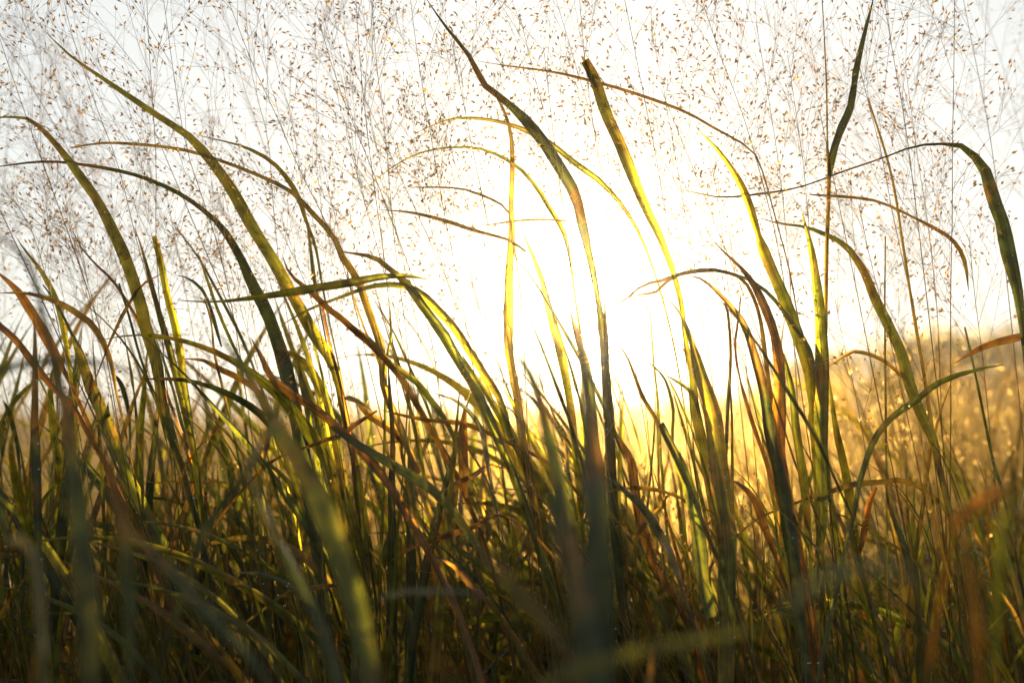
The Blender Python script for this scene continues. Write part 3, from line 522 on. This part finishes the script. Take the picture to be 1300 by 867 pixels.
TS = [
 ('vertical seed stalk ending above the upright pair of blades', [(185,-30),(190,75),(198,200),(198,300),(205,420),(215,520)], 1.02, 20, .85),
 ('seed stalk leaning left across the olive blade from the upper left', [(75,-30),(90,40),(120,130),(150,210),(172,300),(200,400),(230,520)], 1.05, 22, .8),
 ('seed stalk crossing the top left third and leaning left', [(282,-20),(320,80),(350,145),(380,215),(415,285),(440,350),(465,450)], 1.0, 22, .8),
 ('fine seed stalk just left of the previous leaning one, more upright', [(310,-10),(320,95),(340,175),(346,250),(355,340),(372,450)], 1.1, 18, .8),
 ('low seed stalk curving out of the left edge', [(-20,210),(0,235),(35,280),(55,340),(75,420),(95,520)], 1.0, 16, .7),
 ('upright seed stalk between the olive blade and its left arch', [(205,-20),(225,125),(240,200),(260,260),(280,325),(300,420),(315,520)], .98, 22, .85),
 ('seed stalk rising over the right side of the sun to the top', [(785,-30),(793,0),(813,100),(833,200),(843,260),(858,350),(870,450),(880,560)], 1.0, 20, .7),
 ('thin seed stalk hanging through the dark blade above the sun', [(660,20),(678,95),(693,150),(708,215),(720,300),(735,420)], 1.04, 14, .7),
 ('seed stalk leaning left in front of the thin level arch', [(880,-30),(891,0),(916,75),(941,140),(958,195),(985,300),(1005,420)], 1.03, 22, .75),
 ('straight vertical seed stalk near the right edge', [(1212,-20),(1211,85),(1209,200),(1209,270),(1207,365),(1207,453),(1207,537),(1206,660)], .99, 14, .6),
 ('thick seed stalk slanting down to the fold of the right edge blade', [(1218,-30),(1223,0),(1238,75),(1251,140),(1263,215),(1272,300),(1285,420)], 1.12, 16, .75),
 ('blurred seed stalk in the upper right corner', [(1228,-30),(1250,20),(1275,90),(1300,190),(1320,300)], 1.5, 26, .9),
 ('seed stalk right of the forked dark leaf leaning left', [(1085,60),(1101,125),(1120,200),(1131,260),(1146,330),(1161,400),(1175,500)], 1.05, 18, .7),
 ('nearly upright seed stalk in the centre top left of the dark blade', [(470,-20),(478,80),(490,180),(500,300),(515,420),(525,520)], 1.08, 20, .85),
 ('seed stalk leaning left at the upper centre', [(400,10),(430,110),(470,210),(505,300),(545,420),(560,520)], 1.0, 22, .8),
 ('seed stalk behind the blunt forked blade', [(700,-20),(730,80),(765,200),(790,300),(810,420),(820,520)], 1.12, 18, .8),
 ('seed stalk between the forked dark leaf and the torn blade', [(960,30),(975,120),(990,220),(1000,320),(1008,440)], 1.1, 18, .8),
 ('far left seed stalk leaning out of the top corner', [(-10,20),(20,110),(55,210),(95,320),(130,430),(150,540)], 1.0, 24, .85),
 ('faint seed stalk leaning left near the top left corner', [(20,-10),(60,100),(110,220),(150,340),(185,460)], 1.2, 24, .85),
 ('seed stalk with spreading head above the right meadow', [(1150,90),(1165,200),(1180,300),(1190,400),(1195,520)], 1.1, 18, .75),
 ('low seed stalk spreading before the right meadow', [(1090,260),(1105,330),(1125,410),(1150,520)], 1.0, 14, .7),
 ('low seed stalk with a spreading head right of the sun', [(900,190),(915,280),(925,370),(935,470),(945,560)], 1.06, 16, .7),
 ('seed stalk leaning left of the upright brownish blade', [(560,150),(590,250),(615,350),(635,460),(650,560)], 1.06, 16, .75),
 ('slim seed stalk bowed over the level green blade', [(330,250),(365,310),(395,380),(415,460),(430,560)], 1.0, 14, .7),
 ('seed stalk spreading just above the sun', [(735,-10),(742,70),(752,150),(765,230),(780,320),(800,430)], 1.03, 18, .75),
 ('low spreading seed head left of the sun', [(600,190),(615,260),(632,340),(650,430),(665,520)], .98, 14, .75),
 ('seed stalk between the pale yellow green blade and the sun', [(530,230),(550,300),(572,370),(596,450),(620,540)], 1.04, 15, .7),
 ('seed stalk leaning left in the gap right of the forked dark leaf', [(1120,-20),(1132,60),(1148,150),(1160,240),(1172,340),(1186,460)], 1.0, 18, .75),
 ('open seed head over the crossing of the long level blade', [(1000,70),(1010,140),(1020,210),(1028,300),(1036,400)], 1.06, 15, .75),
 ('upright open seed head in the top centre left', [(520,-10),(530,70),(545,160),(560,250),(580,350),(600,460)], 1.02, 20, .75),
 ('open seed head between the olive blade and the top centre', [(450,-30),(455,50),(463,140),(474,230),(488,330),(500,450)], 1.0, 20, .75),
 ('low seed head hanging over the bent dry brown leaf', [(395,300),(412,360),(430,420),(448,490),(462,570)], 1.04, 15, .7),
 ('low seed head over the orange tipped blade', [(290,330),(305,390),(322,450),(340,520),(352,600)], 1.05, 15, .7),
 ('low seed head among the left blades', [(95,300),(112,360),(130,430),(150,500),(165,580)], 1.05, 16, .7),
 ('low open seed head before the middle of the pale meadow', [(1060,380),(1072,440),(1086,500),(1100,580)], 1.04, 14, .8),
 ('low open seed head before the right end of the meadow', [(1230,300),(1238,380),(1247,450),(1256,540)], 1.04, 16, .8),
 ('open seed head right of the sun beneath the level arch', [(845,130),(856,190),(868,260),(882,340),(896,430)], .97, 18, .8),
 ('open seed head left of the sun among the thin arching tips', [(575,60),(588,130),(602,200),(618,280),(634,370)], .97, 18, .8),
 ('open seed head straight above the left rim of the sun', [(690,60),(698,130),(706,200),(716,280),(728,370)], .98, 16, .8),
 ('open seed head over the drooping green blade in the left middle', [(440,170),(458,240),(478,310),(500,390),(520,470)], .98, 18, .8),
 ('low open seed head right of the widest green blade', [(925,290),(935,360),(944,430),(952,510)], 1.05, 14, .8),
]
for k, (lab, p, d, npm, zn) in enumerate(TS): traced_stalk(lab, p, d, int(npm * .76), zn, seed=100 + k)

# thin culms without seed heads, standing all through the clump
def thin_culm(rg, H, lean):
    root = empty('grass_culm', (0, 0, 0)); P = [Vector((lean * H * t ** 1.6, .02 * math.sin(t * 5), H * t)) for t in (0, .25, .5, .75, 1)]
    A = spline(P, 24); mb = MB(); mb.tube(spline(P, 60), [.0013 * (1 - .75 * i / 60) * (1.5 if i % 13 == 6 else 1) for i in range(61)], 6); mb.build('stem', M['stem'], root)
    for q in range(4):
        i = 23 if q == 3 else int(24 * (.35 + .22 * q + rg.uniform(-.05, .05))); T = (A[i + 1] - A[i]).normalized()
        d = (T + Vector((rg.choice((-.35, -.2, .15)), rg.gauss(0, .12), 0)) * (.2 if q == 3 else 1)).normalized()
        Pq = twig(rg, A[i], d, rg.uniform(.16, .34), 8, rg.choice((.2, .6, 1.6)), .03); mb = MB()
        blade(mb, Pq, rg.uniform(.0028, .0055), rg, face=Vector((rg.gauss(0, .3), 1, 0)).normalized(), curl=.4, tw=(0, rg.gauss(0, .8)), n=24); mb.build('leaf', M[rg.choice('GGBYD')], root)
    return root
rg = random.Random(909); TC = [thin_culm(rg, rg.uniform(.78, .9), -rg.uniform(.02, .3)) for _ in range(7)]
TCK = {o.name: list(o.children) for r_ in TC for o in [r_] + list(r_.children)}
def thin_culms():
    global KIDS
    KIDS = dict(TCK)
    for k in range(100):
        o = TC[k] if k < 7 else dup(TC[k % 7]); y = rg.choice((.93, 1.0, 1.05, 1.15, 1.35, 1.6)) + rg.uniform(-.04, .04); x = rg.uniform(-.54, .52) * y * .9
        if x > -.2: x = rg.uniform(-.2, .5) * y * .9
        o.location = (x, y, gz(x, y)); s_ = rg.uniform(.52, .74) * (1 + .12 * (y - 1)); o.scale = (s_, s_, s_); o.rotation_euler = (rg.gauss(0, .04), rg.gauss(0, .05), rg.gauss(0, .3))
        tag(o, 'thin grass culm with narrow leaves among the broader blades', 'grass culm', 'thin culms among the blades')

# soft, out of focus seed stalks behind (same kind, repeated all along)
src = []
def free_stalk(x, y, H, lean, rg, label, group, nprim=13, reach=.20):
    g = gz(x, y); P = [Vector((x, y, g - .01))]
    for t in (.25, .5, .75, 1): P.append(Vector((x + lean * t * t * H, y + rg.gauss(0, .012), g + H * t)))
    return seed_stalk(label, P, rg, (0, .5), nprim, reach, .0012, group, 1.25, leaf=rg.choice('GBY'))
for k in range(5):
    rg = random.Random(300 + k); x = -0.9 + k * .42
    src.append(free_stalk(x, 1.75 + .1 * k, rg.uniform(1.25, 1.5), -rg.uniform(.05, .3), rg, 'soft out of focus seed stalk standing behind the focused blades', 'soft seed stalks behind'))
def copy_tree(o, parent=None):
    c = o.copy(); col.objects.link(c)
    if parent is not None: c.parent = parent
    for ch in o.children: copy_tree(ch, c)
    return c
def kids(o): return list(o.children)
def dup(o):
    c = o.copy(); col.objects.link(c)
    for ch in KIDS[o.name]:
        d = ch.copy(); col.objects.link(d); d.parent = c
        for g in KIDS[ch.name]:
            e = g.copy(); col.objects.link(e); e.parent = d
    return c
thin_culms()
low = []
for k in range(5):
    rg = random.Random(350 + k); low.append(free_stalk(-.5 + .25 * k, 1.0 + .05 * k, rg.uniform(.80, .92), -rg.uniform(.1, .35), rg, 'low seed stalk spreading among the tops of the tangled shoots', 'low seed stalks in the tangle', 12, .15))
bpy.context.view_layer.update()
KIDS = {o.name: list(o.children) for o in bpy.data.objects}
rg = random.Random(78)
for k in range(36):
    o = low[k] if k < 5 else dup(low[k % 5]); y = rg.uniform(.93, 1.5); x = (-.54 + 1.08 * (k + rg.random()) / 36) * y * .88
    o.location = (x, y, gz(x, y)); s_ = rg.uniform(.82, 1.08) * (1 + .1 * (y - 1)); o.scale = (s_, s_, s_); o.rotation_euler = (rg.gauss(0, .05), rg.gauss(-.05, .06), rg.uniform(-.7, .7))
rg = random.Random(77)
for k in range(26):
    y = rg.choice((1.45, 1.7, 2.0, 2.4, 2.9)) + rg.uniform(-.15, .15); x = rg.uniform(-.56, .56) * y
    c = dup(src[k % 5]); c.location = (x, y, gz(x, y)); c.rotation_euler = (rg.gauss(0, .06), rg.gauss(-.06, .07), rg.uniform(-.6, .6))
    s = rg.uniform(.75, 1.08); c.scale = (s, s, s * (1.0 + .06 * (y - 1.5)))

# ------------------------------------------------------------ tangle of shoots
def tiller(name, rg, H, nleaf, wid, kinds, lean, drop=1.0):
    root = empty(name, (0, 0, 0)); P = [Vector((lean * H * t * t * .6, 0, H * .75 * t)) for t in (0, .25, .5, .75, 1)]
    A = spline(P, 16); mb = MB(); mb.tube(spline(P, 48), [.0021 * (1 - .5 * i / 48) * (1.45 if i % 11 == 5 else 1) for i in range(49)], 6); mb.build('stem', M['stem'], root)
    for q in range(nleaf):
        f = .2 + .78 * q / max(1, nleaf - 1); i = min(15, int(f * 16)); T = (A[i + 1] - A[i]).normalized()
        az = rg.choice((0, math.pi)) + rg.gauss(0, .7); d = (T + Vector((math.cos(az), math.sin(az) * .6, 0)) * rg.uniform(.08, .35) + Vector((lean * .4, 0, 0))).normalized()
        L = H * rg.uniform(.4, .7) * (1.15 - .35 * f); Pq = twig(rg, A[i], d, L, 9, rg.choice((.3, .6, 1.3, 2.2)) * drop, .035)
        mb = MB(); blade(mb, Pq, wid * rg.uniform(.6, 1.15), rg, face=Vector((rg.gauss(0, .35), 1, rg.gauss(0, .2))).normalized(), curl=rg.uniform(.15, .5), tw=(rg.gauss(0, .4), rg.gauss(0, .8)), n=26)
        mb.build('leaf', M[rg.choice(kinds)], root)
    return root
def scatter(label, group, cat, srcs, spots):
    for i, (x, y, s, rz, rx) in enumerate(spots):
        o = srcs[i] if i < len(srcs) else dup(srcs[i % len(srcs)])
        o.location = (x, y, gz(x, y)); o.rotation_euler = (rx, rg.gauss(0, .05), rz); o.scale = (s, s, s)
        tag(o, label, cat, group)
rg = random.Random(5)
def srcset(n, H, nl, w, kinds, lean=(-.35, .0), nm='grass_shoot'):
    L = [tiller(nm, rg, H * rg.uniform(.9, 1.1), nl, w, kinds, rg.uniform(*lean)) for _ in range(n)]
    bpy.context.view_layer.update(); KIDS.update({o.name: list(o.children) for r_ in L for o in [r_] + list(r_.children)}); return L
def spots(n, y0, y1, x0, x1, top):
    """top(fx) = height the shoots reach, by place across the frame"""
    L = []
    for _ in range(n):
        y = rg.uniform(y0, y1); fx = rg.uniform(x0, x1); x = fx * y * .5
        L.append((x, y, top(fx) * rg.uniform(.78, 1.08), rg.gauss(0, .5), rg.gauss(0, .05)))
    return L
A1 = srcset(6, .72, 7, .011, 'GGDGBY')
scatter('green shoot in the dense tangle on the left', 'shoots tangled on the left', 'grass shoot', A1, spots(74, .92, 1.7, -1.12, -.35, lambda f: .92 - .10 * (f + .8)))
A2 = srcset(6, .62, 9, .010, 'GGDYBG')
scatter('green shoot in the tangle under the sun', 'shoots tangled under the sun', 'grass shoot', A2, spots(60, .95, 2.1, -.35, .4, lambda f: 1.03))
A3 = srcset(6, .60, 8, .009, 'GYBRG')
scatter('shoot in the tangle before the pale meadow on the right', 'shoots tangled on the right', 'grass shoot', A3, spots(56, .95, 2.3, .4, 1.12, lambda f: .98))
A4 = srcset(5, .42, 6, .010, 'RBRSB', (-.2, .2), 'dry_shoot')
scatter('low dry rust brown shoot near the ground', 'dry shoots near the ground', 'dry grass shoot', A4, spots(130, .8, 1.9, -1.1, 1.1, lambda f: .98))
A5 = srcset(4, .44, 6, .011, 'DDDR', (-.25, .1))
scatter('blurred dark shoot close to the camera along the bottom', 'blurred shoots along the bottom', 'grass shoot', A5, spots(44, .34, .6, -1.1, 1.1, lambda f: 1.0 - .12 * max(0, f)))

# ------------------------------------------------------------ the meadow behind: one mass of panicle grass
def meadow():
    mb = MB(); rg = random.Random(21); s = 0
    def tuft(x, y, H, nb, nc, nsp, fat):
        g = gz(x, y)
        for _ in range(nb):
            bx, by = x + rg.gauss(0, .06), y + rg.gauss(0, .06); L = H * rg.uniform(.5, .95); a = rg.uniform(0, 6.28); lean = rg.uniform(.05, .6)
            W = rg.uniform(.0025, .005) * fat; c, s_ = math.cos(a), math.sin(a); k0 = len(mb.v)
            sx, sy = rg.uniform(-.5, .5), 0; nrm = Vector((1, rg.uniform(-.6, .6), 0)).normalized()
            for i in range(5):
                t = i / 4; z = L * (t - .35 * lean * t * t * t); r = L * lean * t * t * .8; ww = W * (1 - t ** 2 * .95)
                p = Vector((bx + c * r - .12 * L * t * t, by + s_ * r, g + z)); mb.v += [p - nrm * ww, p + nrm * ww]; mb.uv += [(0, t), (1, t)]
            for i in range(4): mb.f.append((k0 + 2 * i, k0 + 2 * i + 1, k0 + 2 * i + 3, k0 + 2 * i + 2)); mb.m.append(0)
        for _ in range(nc):
            bx, by = x + rg.gauss(0, .07), y + rg.gauss(0, .07); Hc = H * rg.uniform(.8, 1.15); lx = rg.gauss(-.1, .08)
            top = Vector((bx + lx * Hc, by, g + Hc)); b0 = Vector((bx, by, g)); mb.tube([b0, b0.lerp(top, .5) + Vector((.01, 0, 0)), top], .0007 * fat, 3, 0, False)
            for q in range(nsp):
                f = rg.uniform(.45, 1.0); sp = .16 * (1.15 - f) + .03
                p = b0.lerp(top, f) + Vector((rg.gauss(0, sp), rg.gauss(0, sp), rg.uniform(-.02, .08)))
                d = Vector((rg.gauss(0, 1), rg.gauss(0, 1), rg.gauss(.4, 1))).normalized(); e = d.orthogonal().normalized()
                L = rg.uniform(.003, .0046) * fat; k0 = len(mb.v); wv = L * .22
                mb.v += [p, p + d * L * .5 + e * wv, p + d * L, p + d * L * .5 - e * wv]; mb.uv += [(0, 0)] * 4
                mb.f.append((k0, k0 + 1, k0 + 2, k0 + 3)); mb.m.append(1)
                if q % 5 == 0:
                    o = b0.lerp(top, max(.4, f - .15)); k0 = len(mb.v); n_ = Vector((.00025 * fat, 0, 0)); mb.v += [o - n_, o + n_, p]; mb.uv += [(0, 0)] * 3
                    mb.f.append((k0, k0 + 1, k0 + 2)); mb.m.append(1)
                if rg.random() < .12: mb.drop(p, rg.uniform(.0007, .0014) * fat ** .5, 2)
    for _ in range(70):
        y = rg.uniform(1.5, 2.1); x = rg.uniform(-.62, .62) * y; tuft(x, y, rg.uniform(.45, .66), 5, 5, 80, .9)
    for _ in range(330):
        y = rg.uniform(2.0, 5.5); x = rg.uniform(-.62, .62) * y; tuft(x, y, rg.uniform(.5, .72) + .10 * (x > .12 * y), 10, 6, 75, 1.35)
    for _ in range(380):
        y = 5.5 + 14 * rg.random() ** 1.4; x = rg.uniform(-.62, .62) * y; tuft(x, y, rg.uniform(.5, .72), 9, 4, 34, 1.7)
    for _ in range(150):  # unseen tufts behind the camera, added to block low sky light
        y = rg.uniform(-3.2, -.45); x = rg.uniform(-3, 3); tuft(x, y, rg.uniform(.7, .95), 16, 3, 20, 2.0)
    for _ in range(520):
        y = 18 + 60 * rg.random() ** 1.3; x = rg.uniform(-.6, .6) * y; tuft(x, y, rg.uniform(.55, .85), 8, 3, 14, 4.5)
    o = mb.build('meadow_grass', [M['mleaf'], M['mseed'], M['dew']]); tag(o, 'pale golden mass of feathery grass filling the meadow behind', 'meadow', kind='stuff')
    print('meadow faces', len(mb.f))
meadow()
# far bushes on the rise at the right, softened by the haze
def bush(px, d, Wd, Hh, seed, label):
    rg = random.Random(seed); x = (px - 650) * K * d; y = d; g = gz(x, y); base = Vector((x, y, g - .1))
    root = tag(empty('bush', base), label, 'bush', 'bushes on the far rise'); mb = MB(); st = MB(); lumps = []
    for _ in range(9): lumps.append((Vector((x + rg.gauss(0, Wd * .3), y + rg.gauss(0, Wd * .2), g + Hh * rg.uniform(.35, .8))), rg.uniform(.25, .5) * Hh))
    for c, q in lumps:
        st.tube([base, base.lerp(c, .5) + Vector((.05, 0, -.1)), c], [.05, .035, .015], 5)
        for _ in range(260):
            v = Vector((rg.gauss(0, 1), rg.gauss(0, 1), rg.gauss(0, 1))).normalized() * q * rg.uniform(.45, 1.15); v.x *= 1.5
            p = c + v; a = Vector((rg.gauss(0, 1), rg.gauss(0, 1), rg.gauss(0, 1))).normalized(); b = a.orthogonal().normalized(); z = rg.uniform(.03, .06)
            k0 = len(mb.v); mb.v += [p, p + a * z + b * z * .45, p + a * z * 2, p + a * z - b * z * .45]; mb.uv += [(0, 0)] * 4; mb.f.append((k0, k0 + 1, k0 + 2, k0 + 3)); mb.m.append(0)
    mb.build('crown', M['mleaf'], root, base); st.build('trunk', M['stem'], root, base)
for k, (px, d, W_, H_, lb) in enumerate(((1010, 27, 1.2, 0.8, 'small far bush at the left foot of the rise'), (1065, 25, 1.4, .8, 'low far bush behind the large curved blade'),
  (1125, 24, 1.6, .95, 'far bush behind the middle of the meadow'), (1180, 23, 1.6, 1.15, 'tallest far bush left of the orange leaf'), (1235, 24, 1.5, .95, 'far bush behind the orange leaf'), (1290, 23, 1.5, 1.0, 'far bush at the right edge'))):
    bush(px, d, W_, H_, 700 + k, lb)
